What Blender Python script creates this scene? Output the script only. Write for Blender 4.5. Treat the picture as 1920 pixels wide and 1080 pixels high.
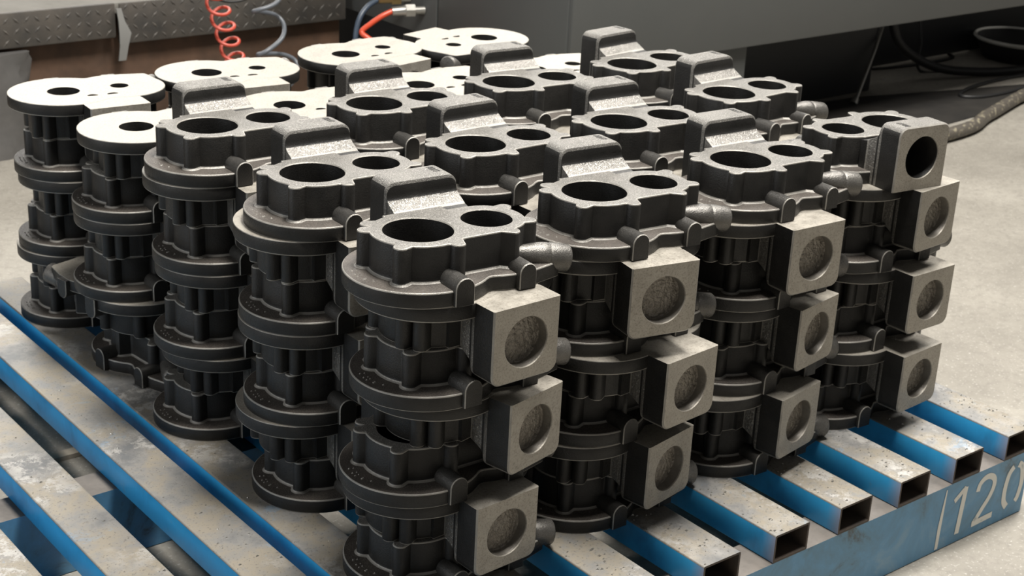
import bpy, bmesh, math, random
from mathutils import Matrix, Vector
from math import sin, cos, pi, radians, sqrt, hypot

for o in list(bpy.data.objects): bpy.data.objects.remove(o, do_unlink=True)
C = bpy.context.scene.collection
scn = bpy.context.scene
random.seed(7)
U = 0.08            # one drawing unit (width of a pallet slat) in metres
# drawing axes: x = along the numbered beam, y = along the slats away from the beam, z up (0 = top of the slats)

# ------------------------------------------------------------------ camera
CP = Vector((-13.0136, -16.8004, 15.3972))
RT = Vector((0.78186102, -0.6216534, 0.04733278)); UP = Vector((0.19632973, 0.31756077, 0.92769057)); FW = Vector((0.59173303, 0.71603227, -0.37033743))
cam_d = bpy.data.cameras.new('camera'); cam = bpy.data.objects.new('camera', cam_d); C.objects.link(cam)
M = Matrix.Identity(4)
for r in range(3):
    M[r][0] = RT[r]; M[r][1] = UP[r]; M[r][2] = -FW[r]; M[r][3] = CP[r] * U
cam.matrix_world = M
cam_d.sensor_width = 36.0; cam_d.lens = 2889.85 * 36 / 1920; cam_d.clip_start = 0.05; cam_d.clip_end = 200
cam_d.dof.use_dof = True; cam_d.dof.focus_distance = 2.05; cam_d.dof.aperture_fstop = 13.0
scn.camera = cam

# ------------------------------------------------------------------ world, lights, exposure
w = bpy.data.worlds.new('hall'); scn.world = w; w.use_nodes = True
bg = w.node_tree.nodes['Background']; bg.inputs[0].default_value = (1.0, 0.97, 0.92, 1); bg.inputs[1].default_value = 0.13
def area(name, loc, target, sx, sy, power, col=(1, 0.96, 0.9)):
    d = bpy.data.lights.new(name, 'AREA'); d.shape = 'RECTANGLE'; d.size = sx; d.size_y = sy; d.energy = power; d.color = col
    o = bpy.data.objects.new(name, d); C.objects.link(o); o.location = loc
    o.rotation_euler = (Vector(target) - Vector(loc)).to_track_quat('-Z', 'Y').to_euler()
    return o
area('ceiling_lamp_above_pallet', (0.7, 0.1, 4.4), (0.75, 0.4, 0), 0.8, 1.4, 400)
area('ceiling_lamp_rear', (2.3, 9.0, 3.6), (0.7, 0.9, 0), 4.5, 2.2, 310)
area('ceiling_lamp_far_rear', (7.2, 7.6, 4.4), (0.9, 0.6, 0), 3.5, 2.2, 260)
area('ceiling_lamp_over_aisle', (3.9, 0.9, 4.6), (0.9, 0.4, 0.3), 1.1, 2.0, 280)
area('fill_light_from_left', (-4.2, 1.6, 1.9), (0.4, 0.9, 0.1), 2.6, 2.2, 72, (0.96, 0.98, 1.0))  # added fill, no source seen; brightens the left-facing slat sides
scn.view_settings.view_transform = 'Standard'; scn.view_settings.look = 'None'
scn.view_settings.exposure = 0.0; scn.view_settings.gamma = 1.0; scn.view_settings.use_curve_mapping = False

# ------------------------------------------------------------------ materials
MATS = {}
def mat(name, build):
    m = bpy.data.materials.new(name); m.use_nodes = True
    nt = m.node_tree; b = nt.nodes['Principled BSDF']; build(nt, b); MATS[name] = m; return m
def tex(nt, kind, scale, coord='Object', **kw):
    tc = nt.nodes.new('ShaderNodeTexCoord'); t = nt.nodes.new('ShaderNodeTex' + kind)
    oi = nt.nodes.new('ShaderNodeObjectInfo'); ad = nt.nodes.new('ShaderNodeVectorMath'); ad.operation = 'MULTIPLY_ADD'   # every copy gets its own patch of the pattern
    cb = nt.nodes.new('ShaderNodeCombineXYZ')
    for q in range(3): nt.links.new(oi.outputs['Random'], cb.inputs[q])
    nt.links.new(cb.outputs[0], ad.inputs[0]); ad.inputs[1].default_value = (7.3, 5.1, 3.7); nt.links.new(tc.outputs[coord], ad.inputs[2])
    nt.links.new(ad.outputs[0], t.inputs['Vector']); t.inputs['Scale'].default_value = scale
    for k, v in kw.items(): t.inputs[k].default_value = v
    return t
def ramp(nt, fac, stops):
    r = nt.nodes.new('ShaderNodeValToRGB'); nt.links.new(fac, r.inputs[0])
    e = r.color_ramp.elements
    while len(e) < len(stops): e.new(0.5)
    for el, (p, c) in zip(e, stops):
        el.position = p; el.color = (*c, 1) if len(c) == 3 else c
    return r.outputs[0]
def mix(nt, fac, a, b):
    m = nt.nodes.new('ShaderNodeMix'); m.data_type = 'RGBA'
    if hasattr(fac, 'is_output'): nt.links.new(fac, m.inputs[0])
    else: m.inputs[0].default_value = fac
    for s, v in ((6, a), (7, b)):
        if hasattr(v, 'is_output'): nt.links.new(v, m.inputs[s])
        else: m.inputs[s].default_value = (*v, 1)
    return m.outputs[2]
def bump(nt, b, h, strength, dist=0.002):
    bp = nt.nodes.new('ShaderNodeBump'); bp.inputs['Strength'].default_value = strength; bp.inputs['Distance'].default_value = dist
    nt.links.new(h, bp.inputs['Height']); nt.links.new(bp.outputs[0], b.inputs['Normal'])
def simple(name, col, rough=0.5, metal=0.0, bs=None, bstr=0.2, var=None, vs=20, coord='Object', bd=0.002):
    def f(nt, b):
        b.inputs['Roughness'].default_value = rough; b.inputs['Metallic'].default_value = metal
        if var:
            t = tex(nt, 'Noise', vs, coord, Detail=6, Roughness=0.65)
            nt.links.new(ramp(nt, t.outputs[0], [(0.3, col), (0.7, var)]), b.inputs['Base Color'])
        else: b.inputs['Base Color'].default_value = (*col, 1)
        if bs:
            n = tex(nt, 'Noise', bs, coord, Detail=3); bump(nt, b, n.outputs[0], bstr, bd)
    return mat(name, f)

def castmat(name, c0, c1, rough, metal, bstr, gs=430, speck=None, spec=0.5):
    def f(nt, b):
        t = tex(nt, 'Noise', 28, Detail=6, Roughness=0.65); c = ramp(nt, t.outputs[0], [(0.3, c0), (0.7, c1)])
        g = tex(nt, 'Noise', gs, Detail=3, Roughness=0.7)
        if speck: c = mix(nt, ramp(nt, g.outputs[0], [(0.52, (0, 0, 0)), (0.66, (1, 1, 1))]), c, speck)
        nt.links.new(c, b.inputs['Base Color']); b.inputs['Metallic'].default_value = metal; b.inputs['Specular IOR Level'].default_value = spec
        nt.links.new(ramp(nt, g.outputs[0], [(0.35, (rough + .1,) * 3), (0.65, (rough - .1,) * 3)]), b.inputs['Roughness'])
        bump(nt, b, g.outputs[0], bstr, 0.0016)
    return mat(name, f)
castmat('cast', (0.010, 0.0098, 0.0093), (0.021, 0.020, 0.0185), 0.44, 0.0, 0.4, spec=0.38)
castmat('cast_rim_glint', (0.20, 0.19, 0.172), (0.33, 0.315, 0.285), 0.40, 0.2, 0.5)  # pale colour paints the glint on rounded casting edges
castmat('cast_top_lit', (0.085, 0.081, 0.074), (0.15, 0.143, 0.13), 0.44, 0.15, 0.9, 520, (0.30, 0.29, 0.265))  # greyer copy of cast, light on upward faces painted in
castmat('cast_dust', (0.035, 0.030, 0.026), (0.075, 0.064, 0.054), 0.55, 0.0, 0.6, 430, (0.12, 0.105, 0.09))
castmat('slope_glint', (0.12, 0.115, 0.105), (0.20, 0.19, 0.175), 0.34, 0.5, 1.0, 330, (0.42, 0.41, 0.38))  # brighter colour paints the highlight band on the block fillet
castmat('cast_shine', (0.03, 0.029, 0.027), (0.065, 0.062, 0.057), 0.36, 0.25, 0.5)  # lifted tone paints the light on boss sides and domes
castmat('stub_sheen', (0.09, 0.086, 0.08), (0.16, 0.153, 0.14), 0.33, 0.55, 0.5)  # sheen on the stub put into a paler base colour
def m_machined(nt, b):
    t = tex(nt, 'Noise', 35, Detail=8, Roughness=0.7)
    c1 = ramp(nt, t.outputs[0], [(0.3, (0.27, 0.25, 0.215)), (0.62, (0.37, 0.345, 0.30)), (0.8, (0.31, 0.275, 0.23))])
    t2 = tex(nt, 'Noise', 330, Detail=5, Roughness=0.75)
    c2 = ramp(nt, t2.outputs[0], [(0.34, (0.45, 0.43, 0.4)), (0.50, (1, 1, 1))])
    mm = nt.nodes.new('ShaderNodeMix'); mm.data_type = 'RGBA'; mm.blend_type = 'MULTIPLY'; mm.inputs[0].default_value = 0.75
    nt.links.new(c1, mm.inputs[6]); nt.links.new(c2, mm.inputs[7]); nt.links.new(mm.outputs[2], b.inputs['Base Color'])
    b.inputs['Metallic'].default_value = 0.35
    nt.links.new(ramp(nt, t.outputs[0], [(0.35, (0.37, 0.37, 0.37)), (0.65, (0.52, 0.52, 0.52))]), b.inputs['Roughness'])
    bump(nt, b, t2.outputs[0], 0.45, 0.001)
mat('machined', m_machined)
simple('port_floor', (0.20, 0.18, 0.152), 0.42, 0.35, 170, 1.0, (0.36, 0.33, 0.29), 110, bd=0.006)
simple('port_wall', (0.13, 0.12, 0.105), 0.45, 0.3, 300, 0.3, (0.19, 0.175, 0.15), 60)
def m_worn(nt, b):
    big = tex(nt, 'Noise', 7, 'Object', Detail=6, Roughness=0.7)
    base = ramp(nt, big.outputs[0], [(0.34, (0.13, 0.135, 0.14)), (0.46, (0.21, 0.206, 0.197)), (0.57, (0.26, 0.232, 0.185)), (0.68, (0.205, 0.207, 0.206))])
    sc = tex(nt, 'Noise', 24, 'Object', Detail=10, Roughness=0.8)
    m1 = ramp(nt, sc.outputs[0], [(0.49, (0, 0, 0)), (0.55, (1, 1, 1))])
    pt = tex(nt, 'Noise', 5.5, 'Object', Detail=4); pm_ = ramp(nt, pt.outputs[0], [(0.50, (0, 0, 0)), (0.62, (1, 1, 1))])
    mu = nt.nodes.new('ShaderNodeMix'); mu.data_type = 'RGBA'; mu.blend_type = 'MULTIPLY'; mu.inputs[0].default_value = 1.0
    nt.links.new(m1, mu.inputs[6]); nt.links.new(pm_, mu.inputs[7]); m1 = mu.outputs[2]
    c = mix(nt, m1, base, (0.39, 0.38, 0.36))
    bl = tex(nt, 'Noise', 9.5, 'Object', Detail=9, Roughness=0.75, Distortion=0.6)
    m2 = ramp(nt, bl.outputs[0], [(0.60, (0, 0, 0)), (0.66, (0.55, 0.55, 0.55))])
    c = mix(nt, m2, c, (0.17, 0.27, 0.38))
    sp = tex(nt, 'Noise', 260, 'Object', Detail=2)
    m3 = ramp(nt, sp.outputs[0], [(0.30, (0.6, 0.6, 0.6)), (0.40, (0, 0, 0))])
    c = mix(nt, m3, c, (0.10, 0.095, 0.085))
    nt.links.new(c, b.inputs['Base Color'])
    b.inputs['Roughness'].default_value = 0.5; b.inputs['Metallic'].default_value = 0.25
    bump(nt, b, sc.outputs[0], 0.3, 0.001)
mat('worn_steel', m_worn)
def m_blue(nt, b):
    t = tex(nt, 'Noise', 9, 'Object', Detail=8, Roughness=0.65, Distortion=0.4)
    c = ramp(nt, t.outputs[0], [(0.30, (0.03, 0.25, 0.50)), (0.50, (0.04, 0.37, 0.70)), (0.66, (0.05, 0.41, 0.75)), (0.80, (0.22, 0.33, 0.42))])
    tc = nt.nodes.new('ShaderNodeTexCoord'); sx = nt.nodes.new('ShaderNodeSeparateXYZ'); nt.links.new(tc.outputs['Object'], sx.inputs[0])
    c = mix(nt, ramp(nt, sx.outputs[1], [(0.0, (0.75, 0.75, 0.75)), (0.026, (0, 0, 0))]), c, (0.34, 0.27, 0.30))
    nt.links.new(c, b.inputs['Base Color']); b.inputs['Roughness'].default_value = 0.38
    n = tex(nt, 'Noise', 60, Detail=3); bump(nt, b, n.outputs[0], 0.1, 0.001)
mat('blue_paint', m_blue)
def m_beam(nt, b):
    t = tex(nt, 'Noise', 7, 'Object', Detail=8, Roughness=0.65, Distortion=0.8)
    c = ramp(nt, t.outputs[0], [(0.36, (0.065, 0.09, 0.105)), (0.43, (0.10, 0.24, 0.37)), (0.55, (0.105, 0.29, 0.49)), (0.72, (0.22, 0.36, 0.48))])
    nt.links.new(c, b.inputs['Base Color']); b.inputs['Roughness'].default_value = 0.42
    n = tex(nt, 'Noise', 40, Detail=3); bump(nt, b, n.outputs[0], 0.12, 0.001)
mat('beam_paint', m_beam)
simple('tube_inside', (0.10, 0.075, 0.06), 0.7, 0.1, 60, 0.3, (0.055, 0.05, 0.045), 25)
simple('beam_top', (0.10, 0.09, 0.08), 0.6, 0.1, 80, 0.3, (0.18, 0.16, 0.14), 20)
def m_number(nt, b):
    t = tex(nt, 'Noise', 30, 'Object', Detail=8, Roughness=0.75)
    nt.links.new(ramp(nt, t.outputs[0], [(0.33, (0.25, 0.32, 0.37)), (0.42, (0.78, 0.78, 0.73))]), b.inputs['Base Color'])
    b.inputs['Roughness'].default_value = 0.5
mat('number_paint', m_number)
def m_floor(nt, b):
    t = tex(nt, 'Noise', 1.6, 'Object', Detail=9, Roughness=0.7)
    c = ramp(nt, t.outputs[0], [(0.3, (0.175, 0.162, 0.138)), (0.5, (0.255, 0.238, 0.205)), (0.72, (0.35, 0.33, 0.287))])
    s = tex(nt, 'Noise', 55, 'Object', Detail=5, Roughness=0.75)
    m1 = ramp(nt, s.outputs[0], [(0.34, (0.6, 0.6, 0.6)), (0.52, (0, 0, 0))])
    c = mix(nt, m1, c, (0.17, 0.155, 0.135))
    v = tex(nt, 'Noise', 160, 'Object', Detail=3)
    m2 = ramp(nt, v.outputs[0], [(0.60, (0, 0, 0)), (0.70, (0.6, 0.6, 0.6))])
    c = mix(nt, m2, c, (0.44, 0.425, 0.385))
    nt.links.new(c, b.inputs['Base Color']); b.inputs['Roughness'].default_value = 0.62
    bump(nt, b, s.outputs[0], 0.25, 0.002)
mat('concrete', m_floor)
simple('machine_grey', (0.075, 0.079, 0.078), 0.42, 0.0, 90, 0.05, (0.083, 0.086, 0.084), 4)
simple('machine_dark', (0.018, 0.019, 0.021), 0.55)
simple('painted_shade', (0.018, 0.017, 0.016), 0.5, 0.0, 30, 0.2, (0.035, 0.032, 0.028), 6)
simple('checker_plate', (0.040, 0.038, 0.035), 0.6, 0.1, 70, 0.3, (0.085, 0.074, 0.062), 9)
simple('platform_top', (0.12, 0.115, 0.10), 0.8, 0.0, 40, 0.4, (0.18, 0.172, 0.155), 8)
simple('rusty_beam', (0.055, 0.032, 0.02), 0.75, 0.0, 30, 0.5, (0.125, 0.07, 0.042), 6)
simple('tarp', (0.06, 0.058, 0.056), 0.55, 0.0, 18, 0.6, (0.11, 0.105, 0.10), 6)
simple('bent_steel', (0.20, 0.20, 0.19), 0.45, 0.4)
simple('red_hose', (0.42, 0.055, 0.03), 0.35)
simple('orange_hose', (0.62, 0.075, 0.03), 0.35)
simple('grey_hose', (0.10, 0.11, 0.125), 0.35)
simple('blue_hose', (0.05, 0.07, 0.10), 0.35)
simple('black_rubber', (0.015, 0.015, 0.015), 0.45)
simple('brass', (0.30, 0.22, 0.10), 0.35, 0.8)
simple('steel', (0.42, 0.41, 0.38), 0.35, 0.8)
simple('white_enamel', (0.55, 0.54, 0.5), 0.4)
simple('wood_strip', (0.25, 0.21, 0.16), 0.7, 0.0, 60, 0.3, (0.33, 0.29, 0.23), 20)
def m_hose_print(nt, b):
    t = tex(nt, 'Noise', 55, 'Object', Detail=4)
    nt.links.new(ramp(nt, t.outputs[0], [(0.55, (0.085, 0.075, 0.062)), (0.66, (0.30, 0.27, 0.19))]), b.inputs['Base Color'])
    b.inputs['Roughness'].default_value = 0.5
mat('worn_hose', m_hose_print)

# ------------------------------------------------------------------ mesh helpers (all in drawing units)
def mesh(name, verts, faces, mats, fmat=None, smooth=True, angle=35):
    me = bpy.data.meshes.new(name)
    me.from_pydata([(v[0] * U, v[1] * U, v[2] * U) for v in verts], [], faces)
    for m in mats: me.materials.append(MATS[m])
    if fmat: me.polygons.foreach_set('material_index', fmat)
    if smooth:
        me.polygons.foreach_set('use_smooth', [True] * len(me.polygons)); me.set_sharp_from_angle(angle=radians(angle))
    me.update(); return me
class MB:
    def __init__(s): s.v = []; s.f = []; s.m = []
    def add(s, vs, fs, m=0):
        o = len(s.v); s.v += [tuple(v) for v in vs]
        for f in fs: s.f.append(tuple(i + o for i in f)); s.m.append(m)
    def box(s, a, b, m=0):
        x0, y0, z0 = a; x1, y1, z1 = b
        s.add([(x0, y0, z0), (x1, y0, z0), (x1, y1, z0), (x0, y1, z0), (x0, y0, z1), (x1, y0, z1), (x1, y1, z1), (x0, y1, z1)],
              [(0, 3, 2, 1), (4, 5, 6, 7), (0, 1, 5, 4), (1, 2, 6, 5), (2, 3, 7, 6), (3, 0, 4, 7)], m)
    def bbox(s, a, b, r=0.03, m=0):      # box with chamfered vertical + horizontal edges
        bm = bmesh.new(); bmesh.ops.create_cube(bm, size=1)
        for v in bm.verts: v.co = Vector([(a[i] + b[i]) / 2 + v.co[i] * (b[i] - a[i]) for i in range(3)])
        bmesh.ops.bevel(bm, geom=bm.edges[:], offset=r, segments=2, affect='EDGES', profile=0.5)
        bm.verts.index_update(); s.add([v.co[:] for v in bm.verts], [[v.index for v in f.verts] for f in bm.faces], m); bm.free()
    def loft(s, rings, m=0, closed=True):
        n = len(rings[0]); o = len(s.v)
        for r in rings: s.v += [tuple(p) for p in r]
        for k in range(len(rings) - 1):
            mk = m[k] if isinstance(m, (list, tuple)) else m
            for i in range(n if closed else n - 1):
                j = (i + 1) % n
                s.f.append((o + k * n + i, o + k * n + j, o + (k + 1) * n + j, o + (k + 1) * n + i)); s.m.append(mk)
    def fill(s, loops, z_up, m=0):       # planar fill between an outer loop and hole loops
        bm = bmesh.new(); ed = []
        for lp in loops:
            vs = [bm.verts.new(p) for p in lp]
            for i in range(len(vs)): ed.append(bm.edges.new((vs[i], vs[(i + 1) % len(vs)])))
        bmesh.ops.triangle_fill(bm, edges=ed, use_beauty=True, use_dissolve=False)
        zu = Vector(z_up); bm.normal_update(); bm.verts.index_update()
        fs = []
        for f in bm.faces:
            ids = [v.index for v in f.verts]
            fs.append(ids if f.normal.dot(zu) > 0 else ids[::-1])
        s.add([v.co[:] for v in bm.verts], fs, m); bm.free()
    def tube(s, pts, r, n=8, m=0, cap=True):
        pts = [Vector(p) for p in pts]; rings = []; ref = Vector((0.13, 0.21, 0.97))
        t0 = (pts[1] - pts[0]).normalized(); a = t0.cross(ref).normalized()
        for i, p in enumerate(pts):
            t = (pts[min(i + 1, len(pts) - 1)] - pts[max(i - 1, 0)]).normalized()
            a = (a - t * a.dot(t)).normalized(); b = t.cross(a)
            rr = r[i] if isinstance(r, (list, tuple)) else r
            rings.append([p + a * (rr * cos(2 * pi * k / n)) + b * (rr * sin(2 * pi * k / n)) for k in range(n)])
        s.loft(rings, m)
        if cap:
            s.add(rings[0], [tuple(range(n))[::-1]], m); s.add(rings[-1], [tuple(range(n))], m)
    def mesh(s, name, mats, smooth=True, angle=35): return mesh(name, s.v, s.f, mats, s.m, smooth, angle)
def link(name, me, parent=None, loc=(0, 0, 0), rot=(0, 0, 0)):
    o = bpy.data.objects.new(name, me); C.objects.link(o); o.location = (loc[0] * U, loc[1] * U, loc[2] * U); o.rotation_euler = rot
    if parent: o.parent = parent
    return o
def tag(o, label=None, cat=None, group=None, kind=None):
    if label: o['label'] = label
    if cat: o['category'] = cat
    if group: o['group'] = group
    if kind: o['kind'] = kind
    return o
def circ(cx, cy, r, z, n=64): return [(cx + r * cos(2 * pi * k / n), cy + r * sin(2 * pi * k / n), z) for k in range(n)]
def spline(pts, n=10):
    P = [Vector(p) for p in pts]; out = []
    for i in range(len(P) - 1):
        a, b, c, d = P[max(i - 1, 0)], P[i], P[i + 1], P[min(i + 2, len(P) - 1)]
        for k in range(n):
            t = k / n; out.append(0.5 * ((2 * b) + (c - a) * t + (2 * a - 5 * b + 4 * c - d) * t * t + (3 * b - a - 3 * c + d) * t ** 3))
    out.append(P[-1]); return out

# ================================================================== the setting
FZ = -2.26
b = MB(); b.box((-140, -140, FZ - 2), (190, 190, FZ)); tag(link('floor', b.mesh('floor', ['concrete'], False)), kind='structure')

# ================================================================== steel pallet
TH = 0.626
SX = {-3: -5.258, -2: -3.334, -1: -1.368, 0: 0.0, 1: 1.896, 2: 3.921, 3: 5.886, 4: 7.869, 5: 9.813, 6: 11.745, 7: 13.635, 8: 15.553, -4: -7.22, -5: -9.15}
PL = 20.45
pallet = tag(link('steel_pallet', None, loc=(0, 0, FZ)), 'blue painted steel pallet of worn tubes carrying the casting stacks', 'pallet')
def slat_mesh():
    t = 0.045; r = 0.035; b = MB()
    def ring(y, i, rr):
        x0, x1, z0, z1 = i, 1 - i, -TH + i, -i; pts = []
        for cx, cz, a0 in ((x1 - rr, z1 - rr, 0), (x0 + rr, z1 - rr, 90), (x0 + rr, z0 + rr, 180), (x1 - rr, z0 + rr, 270)):
            for k in range(4):
                a = radians(a0 + 30 * k); pts.append((cx + rr * cos(a), y, cz + rr * sin(a)))
        return pts
    N = 26; ys = [PL * k / N for k in range(N + 1)]
    rings = [ring(y, 0, r) for y in ys]; n = 16; o = 0
    b.loft(rings)
    # top faces (and the rounded top edges) are worn bare, the sides keep the paint
    b.m = []
    for k in range(N):
        for i in range(n): b.m.append(0 if (i < 8 and i not in (0, 7) and i < 7) else 1)
    inn = [ring(y, t, 0.02) for y in (0, PL)]
    b.loft([inn[0], inn[1]], 2); b.loft([ring(0, 0, r), ring(0, t, 0.02)], 3); b.loft([ring(PL, t, 0.02), ring(PL, 0, r)], 3)
    me = b.mesh('slat', ['worn_steel', 'blue_paint', 'tube_inside', 'tube_inside'], True, 40)
    bm = bmesh.new(); bm.from_mesh(me); bmesh.ops.recalc_face_normals(bm, faces=bm.faces); bm.to_mesh(me); bm.free(); return me
SM = slat_mesh()
for k in sorted(SX):
    dx = 0
    o = link('slat', SM, pallet, (SX[k], random.uniform(-.02, .02) if k not in (3, 4, 5, 6, 7, 8) else 0, -FZ))
def beam(y0, y1):
    b = MB(); x0, x1 = -9.6, 16.62; z0, z1 = 0.02, -FZ - TH - 0.002; t = 0.06
    # channel section lying on its web: outer face, top flange, bottom flange
    b.box((x0, y0, z0), (x1, y0 + t, z1), 0)
    b.box((x0, y0 + t, z1 - t), (x1, y1, z1), 0); b.box((x0, y0 + t, z0), (x1, y1, z0 + t), 0); b.box((x0, y1 - t, z0 + t), (x1, y1, z1 - t), 0)
    me = b.mesh('beam', ['beam_paint', 'beam_top'], False)
    for p in me.polygons:
        if p.normal.z > 0.9 and p.center.z > (z1 - 0.02) * U: p.material_index = 1
    return me
BM1 = beam(0.0, 0.88); beams = []
for y in (0.0, 9.76, 19.55): beams.append(link('beam', BM1, pallet, (0, y, 0)))
tag(beams[0], 'long blue beam with white painted number')
# painted number and edge bar on the beam face (flat strokes just proud of the paint)
def stroke(b, pts, wd, y=-0.006):
    P = [Vector((p[0], 0, p[1])) for p in pts]; L = []; R = []
    for i, p in enumerate(P):
        t = (P[min(i + 1, len(P) - 1)] - P[max(i - 1, 0)]).normalized(); n = Vector((-t.z, 0, t.x))
        L.append(p + n * wd / 2); R.append(p - n * wd / 2)
    vs = [(v.x, y, v.z) for v in L] + [(v.x, y, v.z) for v in R]; k = len(P)
    b.add(vs, [(i, i + 1, k + i + 1, k + i) for i in range(k - 1)])
def bez(pts, n=9): return [(p.x, p.z) for p in spline([(a, 0, c) for a, c in pts], n)]
b = MB()
stroke(b, [(13.84, -1.12), (14.19, -0.88), (14.22, -0.93)], 0.13); stroke(b, [(14.20, -0.86), (14.12, -2.03)], 0.16, -0.009)
tag(link('painted_digit', b.mesh('digit_1', ['number_paint'], False), beams[0], (0, 0, -FZ)), 'white stencilled 1')
b = MB(); stroke(b, bez([(14.70, -1.14), (14.74, -0.97), (14.90, -0.86), (15.10, -0.86), (15.28, -0.98), (15.31, -1.18), (15.20, -1.42), (14.98, -1.67), (14.72, -1.97)]), 0.15)
stroke(b, [(14.66, -1.97), (15.43, -1.95)], 0.15, -0.009)
tag(link('painted_digit', b.mesh('digit_2', ['number_paint'], False), beams[0], (0, 0, -FZ)), 'white stencilled 2')
b = MB(); stroke(b, bez([(15.98, -1.93), (15.83, -1.74), (15.80, -1.40), (15.87, -1.06), (16.02, -0.90)]), 0.16)
stroke(b, bez([(16.20, -0.88), (16.36, -1.0), (16.44, -1.40), (16.38, -1.76), (16.30, -1.88)]), 0.16)
tag(link('painted_digit', b.mesh('digit_0', ['number_paint'], False), beams[0], (0, 0, -FZ)), 'white stencilled 0, scuffed')
b = MB(); b.add([(13.46, -0.008, -0.72), (13.50, -0.008, -0.72), (13.47, -0.008, -2.2), (13.36, -0.008, -2.2), (13.36, -0.008, -1.6)], [(0, 4, 3, 2, 1)])
tag(link('painted_edge', b.mesh('painted_edge', ['number_paint'], False), beams[0], (0, 0, -FZ)), 'white overspray edge beside the number')
b = MB(); b.box((-1.2, 14.35, FZ + 0.01), (4.5, 14.65, FZ + 0.12)); tag(link('wood_strip', b.mesh('wood_strip', ['wood_strip'], False)), 'thin wooden strip lying on the floor under the pallet', 'wood strip')

# ================================================================== pump casting
HC = 0.935; TF = 0.28; D = 1.38; RL = 1.29; RS = 1.09
BL_R = 0.63; BS_R = 0.475
def smin(a, b, k):
    h = max(k - abs(a - b), 0.0) / k; return min(a, b) - h * h * k * 0.25
def sd_box(x, y, cx, cy, hx, hy):
    dx, dy = abs(x - cx) - hx, abs(y - cy) - hy
    return hypot(max(dx, 0), max(dy, 0)) + min(max(dx, dy), 0)
BOSS = [(0.895 * cos(radians(a)), 0.895 * sin(radians(a))) for a in (153, 222, 288, 133)] + [(D + 0.735 * cos(radians(a)), 0.735 * sin(radians(a))) for a in (274, 328, 33)]
def sd_body(x, y):
    d = smin(hypot(x, y) - 0.845, hypot(x - D, y) - 0.685, 0.06)
    d = smin(d, sd_box(x, y, 0.75, 0, 0.65, 0.70), 0.05)
    d = smin(d, sd_box(x, y, 0.40, 0.5, 0.60, 0.40), 0.03)      # flat shoulder that carries the port block
    for bx, by in BOSS: d = smin(d, hypot(x - bx, y - by) - 0.142, 0.03)
    return d
def sd_poly(x, y, P):
    d = 1e9; ins = True
    for i in range(len(P)):
        (ax, ay), (bx, by) = P[i], P[(i + 1) % len(P)]
        ex, ey, wx, wy = bx - ax, by - ay, x - ax, y - ay
        t = max(0, min(1, (wx * ex + wy * ey) / (ex * ex + ey * ey))); d = min(d, hypot(wx - ex * t, wy - ey * t))
        if ex * wy - ey * wx < 0: ins = False
    return -d if ins else d
EAR = [(1.2, 0.2), (1.15, -1.02), (1.75, -1.06), (2.38, -0.90), (2.46, 0.1)]
def sd_flange(x, y):
    d = smin(hypot(x, y) - RL, hypot(x - D, y) - RS, 0.12)
    return min(d, sd_poly(x, y, EAR))
def contour(sd, c, z, n, cx=0.62, cy=0.0):
    pts = []
    for k in range(n):
        a = 2 * pi * k / n; ca, sa = cos(a), sin(a); lo, hi = 0.3, 3.2
        for _ in range(26):
            m = (lo + hi) / 2
            if sd(cx + ca * m, cy + sa * m) < c: lo = m
            else: hi = m
        pts.append((cx + ca * lo, cy + sa * lo, z))
    return pts
NB = 264; NF = 128
def setz(r, z): return [(p[0], p[1], z) for p in r]
bc = {c: contour(sd_body, c, 0, NB) for c in (0.045, 0.018, 0.004, 0.01, 0.0, -0.008, -0.022)}
fc = {c: contour(sd_flange, c, 0, NF) for c in (0.0, -0.008, -0.022)}
def body_mesh():
    b = MB()
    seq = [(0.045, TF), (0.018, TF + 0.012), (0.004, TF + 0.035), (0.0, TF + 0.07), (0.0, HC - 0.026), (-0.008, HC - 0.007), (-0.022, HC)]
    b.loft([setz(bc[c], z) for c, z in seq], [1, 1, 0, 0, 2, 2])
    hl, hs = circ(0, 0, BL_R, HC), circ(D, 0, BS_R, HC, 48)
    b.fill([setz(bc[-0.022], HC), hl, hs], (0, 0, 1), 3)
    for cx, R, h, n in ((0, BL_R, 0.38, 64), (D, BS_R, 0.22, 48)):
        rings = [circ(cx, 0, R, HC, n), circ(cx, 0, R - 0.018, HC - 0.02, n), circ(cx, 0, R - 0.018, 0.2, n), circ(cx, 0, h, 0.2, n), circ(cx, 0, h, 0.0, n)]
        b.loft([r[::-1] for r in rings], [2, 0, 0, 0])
    return b.mesh('barrel', ['cast', 'cast_rim_glint', 'cast_rim_glint', 'cast_top_lit'], True, 40)
def slot(cx, cy, a, L, wd):
    pts = []
    for k in range(12):
        t = 2 * pi * k / 12; x, y = L * cos(t), wd * sin(t) + 0.25 * (L * cos(t)) ** 2 / L
        pts.append((cx + x * cos(a) - y * sin(a), cy + x * sin(a) + y * cos(a), 0))
    return pts
SLOTS = [slot(0.50, 0.60, 0.1, 0.13, 0.075), slot(0.98, 0.62, 0.0, 0.14, 0.07)]
def flange_mesh():
    b = MB()
    seq = [(-0.008, 0.0), (0.0, 0.014), (0.0, TF - 0.028), (-0.008, TF - 0.008), (-0.022, TF)]
    b.loft([setz(fc[c], z) for c, z in seq], [2, 0, 2, 2])
    b.fill([setz(fc[-0.022], TF), setz(bc[0.01], TF)], (0, 0, 1), 1)
    b.fill([setz(fc[-0.008], 0)] + [circ(0, 0, 0.38, 0, 64), circ(D, 0, 0.22, 0, 48)] + SLOTS, (0, 0, -1), 3)
    for s in SLOTS: b.loft([setz(s, 0.1), s], 0); b.add(setz(s, 0.1), [tuple(range(12))], 0)
    return b.mesh('flange', ['cast', 'cast_dust', 'cast_rim_glint', 'machined'], True, 40)
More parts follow.
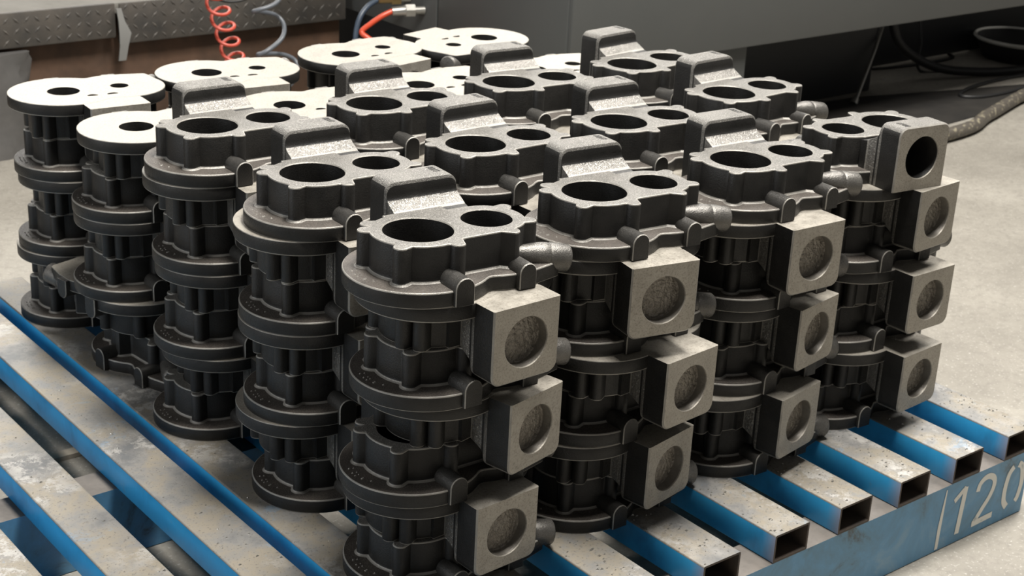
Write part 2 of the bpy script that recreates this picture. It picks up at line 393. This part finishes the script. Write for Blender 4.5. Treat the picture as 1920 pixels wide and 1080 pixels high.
BX0, BX1, BYF, BH = 0.04, 1.49, 1.79, HC + 0.465
def block_mesh(depth):
    b = MB(); NC = 7
    def sl(y, zt, r, ins=0.0):
        x0, x1 = BX0 + ins, BX1 - ins; zt -= ins; r = max(r - ins, 0.004); p = [(x0, y, 0.003), (x1, y, 0.003)]
        for k in range(NC): a = radians(90 * k / (NC - 1)); p.append((x1 - r + r * cos(a), y, zt - r + r * sin(a)))
        for k in range(NC): a = radians(90 + 90 * k / (NC - 1)); p.append((x0 + r - r * sin(a - pi / 2) , y, zt - r + r * cos(a - pi / 2)))
        return p
    def sl2(y, zt, r, ins=0.0):          # same count, left corner traversed top to side
        p = sl(y, zt, r, ins); return p
    RC = 0.20
    st = [sl(BYF, BH, RC, 0.028), sl(BYF - 0.028, BH, RC), sl(1.27, BH, RC), sl(1.215, BH - 0.018, RC - 0.02), sl(1.19, BH - 0.06, RC - 0.03, 0.012), sl(1.185, BH - 0.2, 0.06, 0.012),
          sl(1.18, HC + 0.20, 0.01, 0.012), sl(1.15, HC + 0.145, 0.01, 0.006), sl(1.10, HC + 0.10, 0.01), sl(0.93, HC + 0.012, 0.01), sl(0.88, HC - 0.02, 0.01), sl(0.70, HC - 0.06, 0.01)]
    b.loft(st, [2, 0, 5, 5, 0, 0, 0, 3, 3, 2, 0]); n = len(st[0])
    # bottom strip of the loft is the machined sealing face
    for k in range(len(st) - 1): b.m[k * n] = 1
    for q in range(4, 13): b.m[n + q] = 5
    cx, cz, r = (BX0 + BX1) / 2, BH * 0.5, 0.47
    hole = [(cx + r * cos(2 * pi * k / 48), BYF, cz + r * sin(2 * pi * k / 48)) for k in range(48)]
    b.fill([st[0], hole], (0, 1, 0), 1)
    def hr(s, y): return [(cx + s * r * cos(2 * pi * k / 48), y, cz + s * r * sin(2 * pi * k / 48)) for k in range(48)]
    b.loft([hr(1, BYF), hr(0.975, BYF - 0.022), hr(0.965, BYF - depth + 0.03), hr(0.93, BYF - depth)], [1, 6 if depth < 0.5 else 0, 4 if depth < 0.5 else 0])
    b.add(hr(0.93, BYF - depth), [tuple(range(48))], 4 if depth < 0.5 else 0)
    me = b.mesh('port_block', ['cast', 'machined', 'cast_rim_glint', 'slope_glint', 'port_floor', 'cast_top_lit', 'port_wall'], True, 32)
    bm = bmesh.new(); bm.from_mesh(me); bmesh.ops.remove_doubles(bm, verts=bm.verts, dist=1e-6); bmesh.ops.recalc_face_normals(bm, faces=bm.faces); bm.to_mesh(me); bm.free()
    me.set_sharp_from_angle(angle=radians(32)); return me
def stub_mesh():
    b = MB(); n = 28
    A, B = Vector((1.50, -0.52, 0.44)), Vector((2.60, -0.80, 0.25)); t = (B - A).normalized(); e1 = t.cross(Vector((0, 0, 1))).normalized(); e2 = e1.cross(t)
    def ring(s, r): return [A + t * s + e1 * (r * cos(2 * pi * k / n)) + e2 * (r * sin(2 * pi * k / n)) for k in range(n)]
    L = (B - A).length
    R = [ring(0.0, 0.10), ring(0.2, 0.15), ring(0.42, 0.205), ring(0.60, 0.24), ring(0.72, 0.25), ring(0.74, 0.235), ring(0.76, 0.245), ring(0.79, 0.25), ring(L - 0.04, 0.25), ring(L - 0.012, 0.235), ring(L, 0.205)]
    b.loft(R, 0); b.add(R[-1], [tuple(range(n))], 0); b.add(R[0], [tuple(range(n))[::-1]], 0)
    return b.mesh('outlet_stub', ['stub_sheen'], True, 45)
def pad_mesh(x, y0, y1, wd, zt):
    b = MB(); n = 12
    def sec(y, i):
        r = wd - i; zc = zt - wd; p = [(x + r, y, 0.015), ]
        for k in range(n + 1): a = pi * k / n; p.append((x + r * cos(a), y, zc + r * sin(a)))
        p.append((x - r, y, 0.015)); return p
    R = [sec(y0, 0), sec(y1 + 0.018, 0), sec(y1, 0.016)]
    b.loft(R, [0, 1]); b.add(R[-1], [tuple(range(len(R[-1])))], 2)
    me = b.mesh('flange_boss', ['cast_shine', 'cast_rim_glint', 'cast'], True, 40)
    bm = bmesh.new(); bm.from_mesh(me); bmesh.ops.recalc_face_normals(bm, faces=bm.faces); bm.to_mesh(me); bm.free(); return me
def glyphs(txt, ox, oy, ang, h, z, dz):
    G = {'A': [((0, 0), (.3, 1)), ((.3, 1), (.6, 0)), ((.12, .38), (.48, .38))], '0': [((0, .2), (0, .8)), ((0, .8), (.25, 1)), ((.25, 1), (.5, .8)), ((.5, .8), (.5, .2)), ((.5, .2), (.25, 0)), ((.25, 0), (0, .2))],
         '1': [((.2, 0), (.2, 1))], '7': [((0, 1), (.5, 1)), ((.5, 1), (.18, 0))], ':': [((.1, .1), (.3, .1)), ((.1, .8), (.25, .9))]}
    b = MB(); pen = 0.0
    for ch in txt:
        for (ax, ay), (bx, by) in G[ch]:
            A = Vector((pen + ax, ay)) * h; B = Vector((pen + bx, by)) * h; t = (B - A).normalized(); n = Vector((-t.y, t.x)) * h * 0.085
            q = []
            for p in (A + n, B + n, B - n, A - n):
                q.append((ox + p.x * cos(ang) - p.y * sin(ang), oy + p.x * sin(ang) + p.y * cos(ang)))
            b.add([(x, y, z - 0.02) for x, y in q] + [(x, y, z + dz) for x, y in q], [(4, 5, 6, 7), (0, 1, 5, 4), (1, 2, 6, 5), (2, 3, 7, 6), (3, 0, 4, 7)])
        pen += 0.72 if ch != '1' else 0.5
    return b
def mark_mesh():
    b = MB(); rr = random.Random(3)
    for k in range(9):
        a = radians(168 + 7 * (k % 5) + rr.uniform(-2, 2)); r = 1.07 + 0.075 * (k // 5) + rr.uniform(-.02, .02); x, y = r * cos(a), r * sin(a); s = rr.uniform(0.016, 0.028)
        b.add([(x - s, y - s, TF - .01), (x + s, y - s, TF - .01), (x + s, y + s, TF - .01), (x - s, y + s, TF - .01), (x, y, TF + 0.025)], [(0, 1, 4), (1, 2, 4), (2, 3, 4), (3, 0, 4)])
    return b.mesh('cast_mark', ['cast_rim_glint'], False)
ME = {'barrel': body_mesh(), 'flange': flange_mesh(), 'block': block_mesh(0.24), 'block_open': block_mesh(0.95), 'stub': stub_mesh(), 'boss1': pad_mesh(0.13, -0.76, -1.37, 0.185, 0.50), 'boss2': pad_mesh(1.50, -0.55, -1.20, 0.17, 0.47),
      'mark': mark_mesh(), 'letters': glyphs('A017', 1.14, 1.70, -pi / 2, 0.12, BH, 0.006).mesh('raised_letters', ['cast'], False)}
def casting(loc, ang, flipped, label, group, top, openport=False):
    rx = pi if flipped else 0.0
    r = link('pump_casting', None, loc=loc); r.rotation_euler = (rx, 0, ang)   # XYZ order: x first, then z
    tag(r, label, 'casting', group)
    link('flange', ME['flange'], r); link('barrel', ME['barrel'], r)
    pb = link('port_block', ME['block_open' if openport else 'block'], r); tag(pb, 'block with a round port in its pale machined face')
    tag(link('outlet_stub', ME['stub'], r), 'short round outlet nozzle')
    link('flange_boss', ME['boss1'], r); link('flange_boss', ME['boss2'], r)
    if not flipped: link('cast_mark', ME['mark'], r)
    if top and not flipped: link('raised_letters', ME['letters'], pb)
    return r

# measured stacks: (i = place from the numbered beam, j = row from the left edge) -> x, y of the large bore, angle of the top casting
ST = {(0, 0): (1.41, 3.23, -5, 7), (1, 0): (1.55, 6.85, -3.2, 7), (2, 0): (1.36, 10.58, -2, 7), (3, 0): (1.47, 14.14, -4, 6), (4, 0): (1.31, 17.70, -5, 6),
      (0, 1): (5.45, 3.29, -6, 7), (1, 1): (5.38, 6.84, 0, 7), (2, 1): (5.31, 10.40, -2, 7), (3, 1): (5.37, 14.08, -3, 6), (4, 1): (5.14, 17.75, -6, 6),
      (0, 2): (9.40, 3.33, -4, 7), (1, 2): (9.11, 6.65, -4, 7), (2, 2): (9.13, 10.50, -5, 7), (3, 2): (9.24, 14.20, 4, 6), (4, 2): (9.37, 17.84, 10, 6),
      (0, 3): (14.49, 3.64, 172.7, 7), (1, 3): (13.12, 7.25, 3, 7), (2, 3): (12.99, 10.45, 6, 7), (3, 3): (12.88, 14.15, -2, 6), (4, 3): (14.02, 17.75, 194, 6)}
BASE = {(0, 3): (13.12, 3.50), (4, 3): (13.0, 17.7)}
# flipped castings of the beam-side stacks, from the corners of their port faces: (j, level) -> left corner, right corner of the face top edge
FB = {(0, 5): ((1.70, 1.39), (3.10, 1.40)), (0, 3): ((2.20, 1.45), (3.60, 1.74)), (0, 1): ((1.58, 1.51), (3.06, 1.57)),
      (1, 5): ((5.03, 1.65), (6.41, 1.37)), (1, 3): ((5.71, 1.24), (7.16, 1.36)), (1, 1): ((5.74, 1.54), (7.15, 1.78)),
      (2, 5): ((9.15, 1.54), (10.60, 1.45)), (2, 3): ((9.80, 1.64), (11.28, 1.88)), (2, 1): ((9.44, 1.53), (10.91, 1.76)),
      (3, 5): ((13.42, 1.76), (14.87, 1.85)), (3, 3): ((13.42, 1.65), (14.89, 1.64)), (3, 1): ((13.42, 1.55), (14.85, 1.63))}
# sideways shifts read off the left edges of the flanges
SH = {(0, 0): {4: .14, 2: -.03, 0: .06}, (1, 0): {5: -.2, 4: -.12, 3: -.14, 2: -.06, 1: -.22, 0: .08}, (2, 0): {5: -.05, 4: .09, 3: .13, 2: .05, 1: .21, 0: -.03},
      (3, 0): {5: -.06, 4: -.2, 3: -.18, 2: -.26, 1: -.1, 0: 0}, (4, 0): {5: -.08, 4: .05, 3: .12, 2: .03, 1: -.03, 0: -.05}}
ROW = ['left-edge row', 'second row from the left edge', 'third row from the left edge', 'right-edge row']
PLACE = ['frontmost', 'second', 'third', 'fourth', 'rearmost']
NTH = ['topmost', 'second from top', 'third from top', 'fourth from top', 'fifth from top', 'sixth from top', 'bottom']
rnd = random.Random(11)
for (i, j), (x, y, ang, n) in sorted(ST.items()):
    bx, by = BASE.get((i, j), (x, y))
    for k in range(n):
        fl = (k % 2 == 1); top = (k == n - 1); a = rnd.uniform(-3, 3) - 2; px, py = bx, by
        s = SH.get((i, j), {}).get(k, rnd.uniform(-.06, .06)); px += s * 0.78; py -= s * 0.62
        if top: px, py, a = x, y, ang
        elif i == 0 and (j, k) in FB:
            (ax, ay), (cx, cy) = FB[(j, k)]; a = math.degrees(math.atan2(cy - ay, cx - ax)); ra = radians(a)
            mx, my = (ax + cx) / 2, (ay + cy) / 2; lx, ly = (BX0 + BX1) / 2, -BYF
            px, py = mx - (lx * cos(ra) - ly * sin(ra)), my - (lx * sin(ra) + ly * cos(ra))
        if (i, j) == (3, 0) and k in (0, 1):
            px, py, a = (1.62, 14.35, -84) if k == 0 else (1.42, 14.05, 100)
        if i == 4 and j == 3 and not top: px, py = 13.0, 17.75
        z = (k + 1) * HC if fl else k * HC
        nm = NTH[n - 1 - k] if k > 0 else 'bottom'
        if top and n == 7: look = 'dark iron casting with two open bores on top'
        elif top: look = 'casting with pale machined flange face up'
        elif fl: look = 'dark casting flange up'
        else: look = 'dark casting flange down'
        lab = f"{look}, {nm} of {PLACE[i]} stack, {ROW[j]}"
        if len(lab.split()) > 16: lab = f"{'dark casting' if not top else look.replace(' with two open bores on top', '').replace(' with pale machined flange face up', ', pale face up')}, {nm} of {PLACE[i]} stack, {ROW[j]}"
        casting((px, py, z + 0.002 * (k + 1)), radians(a), fl, lab, 'cast pump housings stacked on the pallet', top, openport=((i, j, k) == (0, 3, 6)))

# ================================================================== machine and platform behind
mach = tag(link('machine_enclosure', None, loc=(22.8, 24, FZ)), 'dark grey sheet metal machine enclosure behind the stacks', 'machine')
def pm(name, a, bb, m, parent, off, r=0.05):
    b = MB(); b.bbox([a[i] - off[i] for i in range(3)], [bb[i] - off[i] for i in range(3)], r); return link(name, b.mesh(name, [m]), parent)
MO = (22.8, 24, FZ)
pm('front_panel', (22.86, 24, 2.12), (75, 24.5, 9.0), 'machine_grey', mach, MO)
pm('side_panel', (22.8, 24.2, 1.75), (23.3, 32.0, 9.0), 'machine_grey', mach, MO)
pm('side_panel', (22.8, 32.1, 1.75), (23.3, 46.0, 9.0), 'machine_grey', mach, MO)
pm('lower_cabinet', (23.2, 24.35, FZ), (32.5, 30, 2.3), 'machine_grey', mach, MO)
pm('roof_panel', (23.2, 24.4, 8.5), (75, 28.5, 8.9), 'machine_dark', mach, MO)
pm('under_tray', (23.3, 24.6, 2.3), (75, 28.5, 2.5), 'machine_dark', mach, MO)
pm('back_panel', (33, 31.3, FZ), (75, 31.7, 9), 'machine_dark', mach, MO)
pm('base_frame', (32.6, 28.2, FZ), (45.6, 29.2, 2.4), 'machine_dark', mach, MO)
pm('side_frame', (23.6, 31, FZ), (24.2, 46, 1.9), 'machine_dark', mach, MO)
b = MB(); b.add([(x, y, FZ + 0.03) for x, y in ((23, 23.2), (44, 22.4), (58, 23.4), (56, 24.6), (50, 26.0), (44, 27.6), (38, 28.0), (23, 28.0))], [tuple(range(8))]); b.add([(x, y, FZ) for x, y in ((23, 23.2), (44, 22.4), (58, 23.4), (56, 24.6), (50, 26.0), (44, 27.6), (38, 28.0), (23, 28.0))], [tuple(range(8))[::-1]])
o = link('shade_sheet', b.mesh('shade_sheet', ['painted_shade'], False)); tag(o, 'black sheet standing in for shade on the floor under the machine', 'shade sheet')  # dark sheet paints the shadow under the machine onto the floor

plat = tag(link('work_platform', None, loc=(12, 38, FZ)), 'raised platform edged with dark diamond plate at left rear', 'platform'); PO = (12, 38, FZ)
pm('deck', (-9.0, 38.05, 2.6), (22.4, 70, 3.02), 'platform_top', plat, PO, 0.08)
def plate(x0, x1, z0, z1, y):
    p = pm('diamond_plate', (x0, y, z0), (x1, y + 0.25, z1), 'checker_plate', plat, PO, 0.06)
    b = MB(); kx = 0
    x = x0 + 0.25
    while x < x1 - 0.2:
        z = z0 + 0.22; kz = 0
        while z < z1 - 0.15:
            a = radians(45 if (kx + kz) % 2 else -45); ca, sa = cos(a), sin(a); L, W = 0.19, 0.05
            q = [(x + u * ca - v * sa - PO[0], y - PO[1], z + u * sa + v * ca - PO[2]) for u, v in ((-L, 0), (0, -W), (L, 0), (0, W))]
            b.add(q + [(x - PO[0], y - 0.035 - PO[1], z - PO[2])], [(0, 1, 4), (1, 2, 4), (2, 3, 4), (3, 0, 4)]); z += 0.40; kz += 1
        x += 0.40; kx += 1
    tag(link('tread_lugs', b.mesh('tread_lugs', ['checker_plate'], False), p), kind='stuff')
plate(-9.0, 11.95, 1.72, 3.05, 37.9); plate(12.15, 22.4, 1.42, 3.0, 38.0)
pm('rusty_side_beam', (-9.0, 38.5, FZ), (22.4, 39.2, 2.58), 'rusty_beam', plat, PO)
b = MB()
def strip(rows):
    R = [[(x0, y, z), (x1, y, z), (x1, y + 0.05, z), (x0, y + 0.05, z)] for x0, x1, y, z in rows]
    b.loft(R); b.add(R[0], [(0, 1, 2, 3)]); b.add(R[-1], [(3, 2, 1, 0)])
strip([(11.95 - 12, 12.15 - 12, -0.2, 2.85 - FZ), (11.95 - 12, 12.20 - 12, -0.35, 2.4 - FZ), (11.9 - 12, 12.38 - 12, -0.5, 1.95 - FZ), (11.85 - 12, 12.2 - 12, -0.6, 1.5 - FZ), (11.75 - 12, 12.05 - 12, -0.65, 0.95 - FZ)])
tag(link('bent_tab', b.mesh('bent_tab', ['bent_steel'], True), plat), 'bent bare steel tab hanging from the plate joint')
# grey wrapped bundle at the far left
b = MB(); rr = random.Random(5); R = []
for k in range(12):
    z = FZ + (1.6 - FZ) * k / 11; n = 22; ring = []
    for q in range(n):
        a = 2 * pi * q / n; r = 1.35 + 0.22 * sin(3 * a + k * 0.7) + 0.10 * sin(7 * a - k * 1.3) + rr.uniform(-.05, .05); r *= 1.05 - 0.02 * k
        ring.append((6.9 + r * cos(a) * 1.25, 37.85 + r * sin(a) * 0.36, z))
    R.append(ring)
b.loft(R); b.add(R[-1], [tuple(range(22))])
bo = link('tarp_bundle', b.mesh('tarp_bundle', ['tarp'], True, 60)); tag(bo, 'crumpled grey tarpaulin bundle on the floor below the diamond plate', 'tarpaulin')

# ================================================================== hoses and fittings
def hose(name, pts, r, m, label, cat='hose', n=10, parent=None):
    b = MB(); b.tube(pts, r, n); return tag(link(name, b.mesh(name, [m], True, 60), parent), label, cat) if cat else link(name, b.mesh(name, [m], True, 60), parent)
pts = []
for k in range(0, 260):
    t = k / 24.0; s = k / 259
    cx, cz = 13.55 + 1.5 * min(s * 1.32, 1.25) ** 1.0, 5.6 - 6.4 * s; a = 2 * pi * t
    pts.append((cx + 0.38 * cos(a), 34 + 0.36 * sin(a), cz + 0.10 * cos(a) + 0.17 * sin(a)))
pts = spline([(22.82, 37.0, 8.4), (20.5, 36.4, 8.9), (16.5, 35.0, 8.3), (14.3, 34.1, 6.9), Vector(pts[0]) + Vector((0.02, -0.1, 0.25))], 8) + pts
hose('coiled_air_hose', pts, 0.065, 'red_hose', 'red coiled air hose hanging in front of the diamond plate')
pts = spline([(22.82, 36.2, 7.8), (21.0, 35.8, 8.3), (18.4, 34.6, 7.6), (17.4, 34, 6.3), (16.2, 33.7, 5.6), (15.7, 33.8, 4.9), (17.3, 34.4, 4.3), (16.5, 33.6, 3.5), (15.62, 33.8, 3.18), (16.2, 34.4, 3.0), (17.0, 34.6, 2.76), (17.18, 34.3, 2.42), (16.8, 33.8, 2.05), (16.1, 33.6, 1.7), (15.78, 33.8, 1.5), (16.2, 34.3, 1.4), (17.3, 34.5, 1.2), (17.75, 34.3, .85), (17.2, 33.7, .3), (16.4, 33.7, -.1), (16.2, 34.2, -.5), (17.2, 34.5, -.9), (17.8, 34.2, -1.6)], 8)
hose('coiled_air_hose', pts, 0.085, 'grey_hose', 'grey coiled air hose hanging right of the red one')
hose('hanging_cable', spline([(22.82, 37.6, 8.0), (19, 37, 8.3), (14.6, 36, 6.8), (13.6, 35.5, 4.6), (14.4, 35.4, 3.7), (15.5, 35.4, 3.25), (16.6, 35.4, 3.5), (17.4, 35.4, 4.6), (19.5, 35.6, 6.4), (22.82, 36.0, 7.0)]), 0.05, 'black_rubber', 'thin dark cable looping above the coiled hoses', 'cable')
def fitting(y, z, m, label):
    r = link('hose_fitting', None, loc=(22.8, y, z)); tag(r, label, 'hose fitting')
    b = MB(); b.tube([(0, 0, 0), (-0.45, 0.15, 0)], 0.16, 12); link('bulkhead', b.mesh('bulkhead', ['steel']), r)
    b = MB(); b.tube([(-0.4, 0.13, 0), (-0.75, 0.26, 0)], 0.27, 6); link('hex_nut', b.mesh('hex_nut', [m], True, 25), r)
    b = MB(); b.tube([(-0.7, 0.24, 0), (-0.8, 0.28, 0), (-1.25, 0.45, -0.03)], [0.24, 0.19, 0.17], 12); link('ferrule', b.mesh('ferrule', [m]), r)
fitting(32.9, 2.75, 'steel', 'steel hose fitting screwed into the grey machine side')
fitting(33.9, 3.05, 'brass', 'brass hose fitting on the machine side above the steel one')
hose('air_hose', spline([(21.6, 33.4, 2.72), (21.2, 33.5, 2.55), (20.75, 33.65, 2.25), (20.4, 33.75, 1.95), (20.5, 33.5, 1.75), (20.9, 33.1, 1.45), (21.4, 32.6, 1.0), (21.7, 32.2, 0.0)]), 0.11, 'orange_hose', 'bright orange-red hose curving from the steel fitting')
hose('air_hose', spline([(21.6, 34.35, 3.02), (21.05, 34.3, 2.8), (20.6, 34.2, 2.4), (20.35, 34.1, 1.8), (20.3, 34.0, 1.1), (20.4, 33.8, 0)]), 0.11, 'blue_hose', 'dark blue-grey hose curving from the brass fitting')
# floor hose and cables at right
hose('floor_hose', spline([(20, 21.6, FZ + .32), (30, 20.9, FZ + .32), (41.7, 20.7, FZ + .32), (46, 21.8, FZ + .32), (50.8, 23.2, FZ + .32), (56, 24.2, FZ + .32), (63, 24.6, FZ + .32)]), 0.28, 'worn_hose', 'thick worn hose lying along the floor beside the black shade sheet', n=14)
hose('black_hose', spline([(47.6, 29.5, 2.3), (47.9, 29.2, 0.8), (48.6, 28.9, -0.6), (50.6, 28.2, -1.7), (53.2, 27.2, FZ + .24), (56, 26.5, FZ + .24), (60, 26.1, FZ + .24)]), 0.22, 'black_rubber', 'thick black hose sagging from the machine underside to the floor')
hose('thin_cable', spline([(51.9, 31.2, 0.9), (51.5, 30.2, 0.2), (50.9, 29.5, -0.8), (50.9, 29.3, FZ + .1), (53, 28.3, FZ + .08), (55.2, 27.05, FZ + .08), (61, 26.6, FZ + .08)]), 0.07, 'black_rubber', 'thin cable dropping from a clip behind the black hose', 'cable')
hose('thin_cable', spline([(48.5, 31.0, FZ + .08), (50, 30.6, FZ + .08), (52.4, 30.3, FZ + .08), (55, 30.4, FZ + .08), (55.6, 31.1, FZ + .08)]), 0.07, 'black_rubber', 'thin cable lying on the far lit floor strip under the machine', 'cable')
hose('looped_cable', spline([(57, 25.9, FZ + .09), (54, 26.2, FZ + .09), (50.5, 25.9, FZ + .09), (48.6, 25.2, FZ + .09), (49.2, 24.5, FZ + .09), (51.5, 24.4, FZ + .09), (55, 24.9, FZ + .09)]), 0.09, 'black_rubber', 'black cable bent in a loop on the floor near the floor hose', 'cable')
r = tag(link('levelling_rod', None, loc=(43, 26.9, FZ)), 'thin grey levelling rod standing on the shade sheet under the machine', 'rod')
b = MB(); b.tube([(0, 0, 0.1), (2.2, 1.0, 2.0), (4.4, 2.0, 4.5)], 0.085, 8); link('rod', b.mesh('rod', ['steel']), r)
b = MB(); b.tube([(-0.1, 0, 0.0), (0.1, 0.05, 0.22)], [0.2, 0.14], 10); link('foot', b.mesh('foot', ['steel']), r)
r = tag(link('enamel_pan', None, loc=(58.7, 28.85, FZ)), 'pale rimmed pan standing at the far right under the machine', 'pan')
b = MB(); n = 36
def cr(rad, z): return [(rad * cos(2 * pi * k / n), rad * sin(2 * pi * k / n), z) for k in range(n)]
b.loft([cr(1.9, 0.0), cr(2.4, 1.0), cr(2.4, 1.05), cr(2.28, 1.05), cr(1.85, 0.1)]); b.add(cr(1.85, 0.1), [tuple(range(n))]); link('bowl', b.mesh('bowl', ['black_rubber']), r)
b = MB(); b.loft([cr(2.42, 0.95), cr(2.5, 1.05), cr(2.42, 1.16), cr(2.3, 1.08)]); link('rim', b.mesh('rim', ['white_enamel']), r)

# ================================================================== loose metal chips on the slats
b = MB(); rr = random.Random(21)
for k in range(520):
    i = rr.choice(list(SX)); x = SX[i] + rr.uniform(0.05, 0.95); y = rr.uniform(0.05, 2.2) if i > 1 and rr.random() < .8 else rr.uniform(0.05, 14); s = rr.choice((.012, .016, .02, .028)); a = rr.uniform(0, pi)
    q = [(x + s * 1.6 * cos(a + t), y + s * sin(a + t) * rr.uniform(.6, 1.4), 0.003) for t in (0, 2.1, 4.2)]
    b.add(q + [(x, y, 0.003 + s)], [(0, 1, 3), (1, 2, 3), (2, 0, 3)])
tag(link('metal_chips', b.mesh('metal_chips', ['steel'], False)), 'tiny loose metal chips scattered over the slats', 'metal chips', kind='stuff')
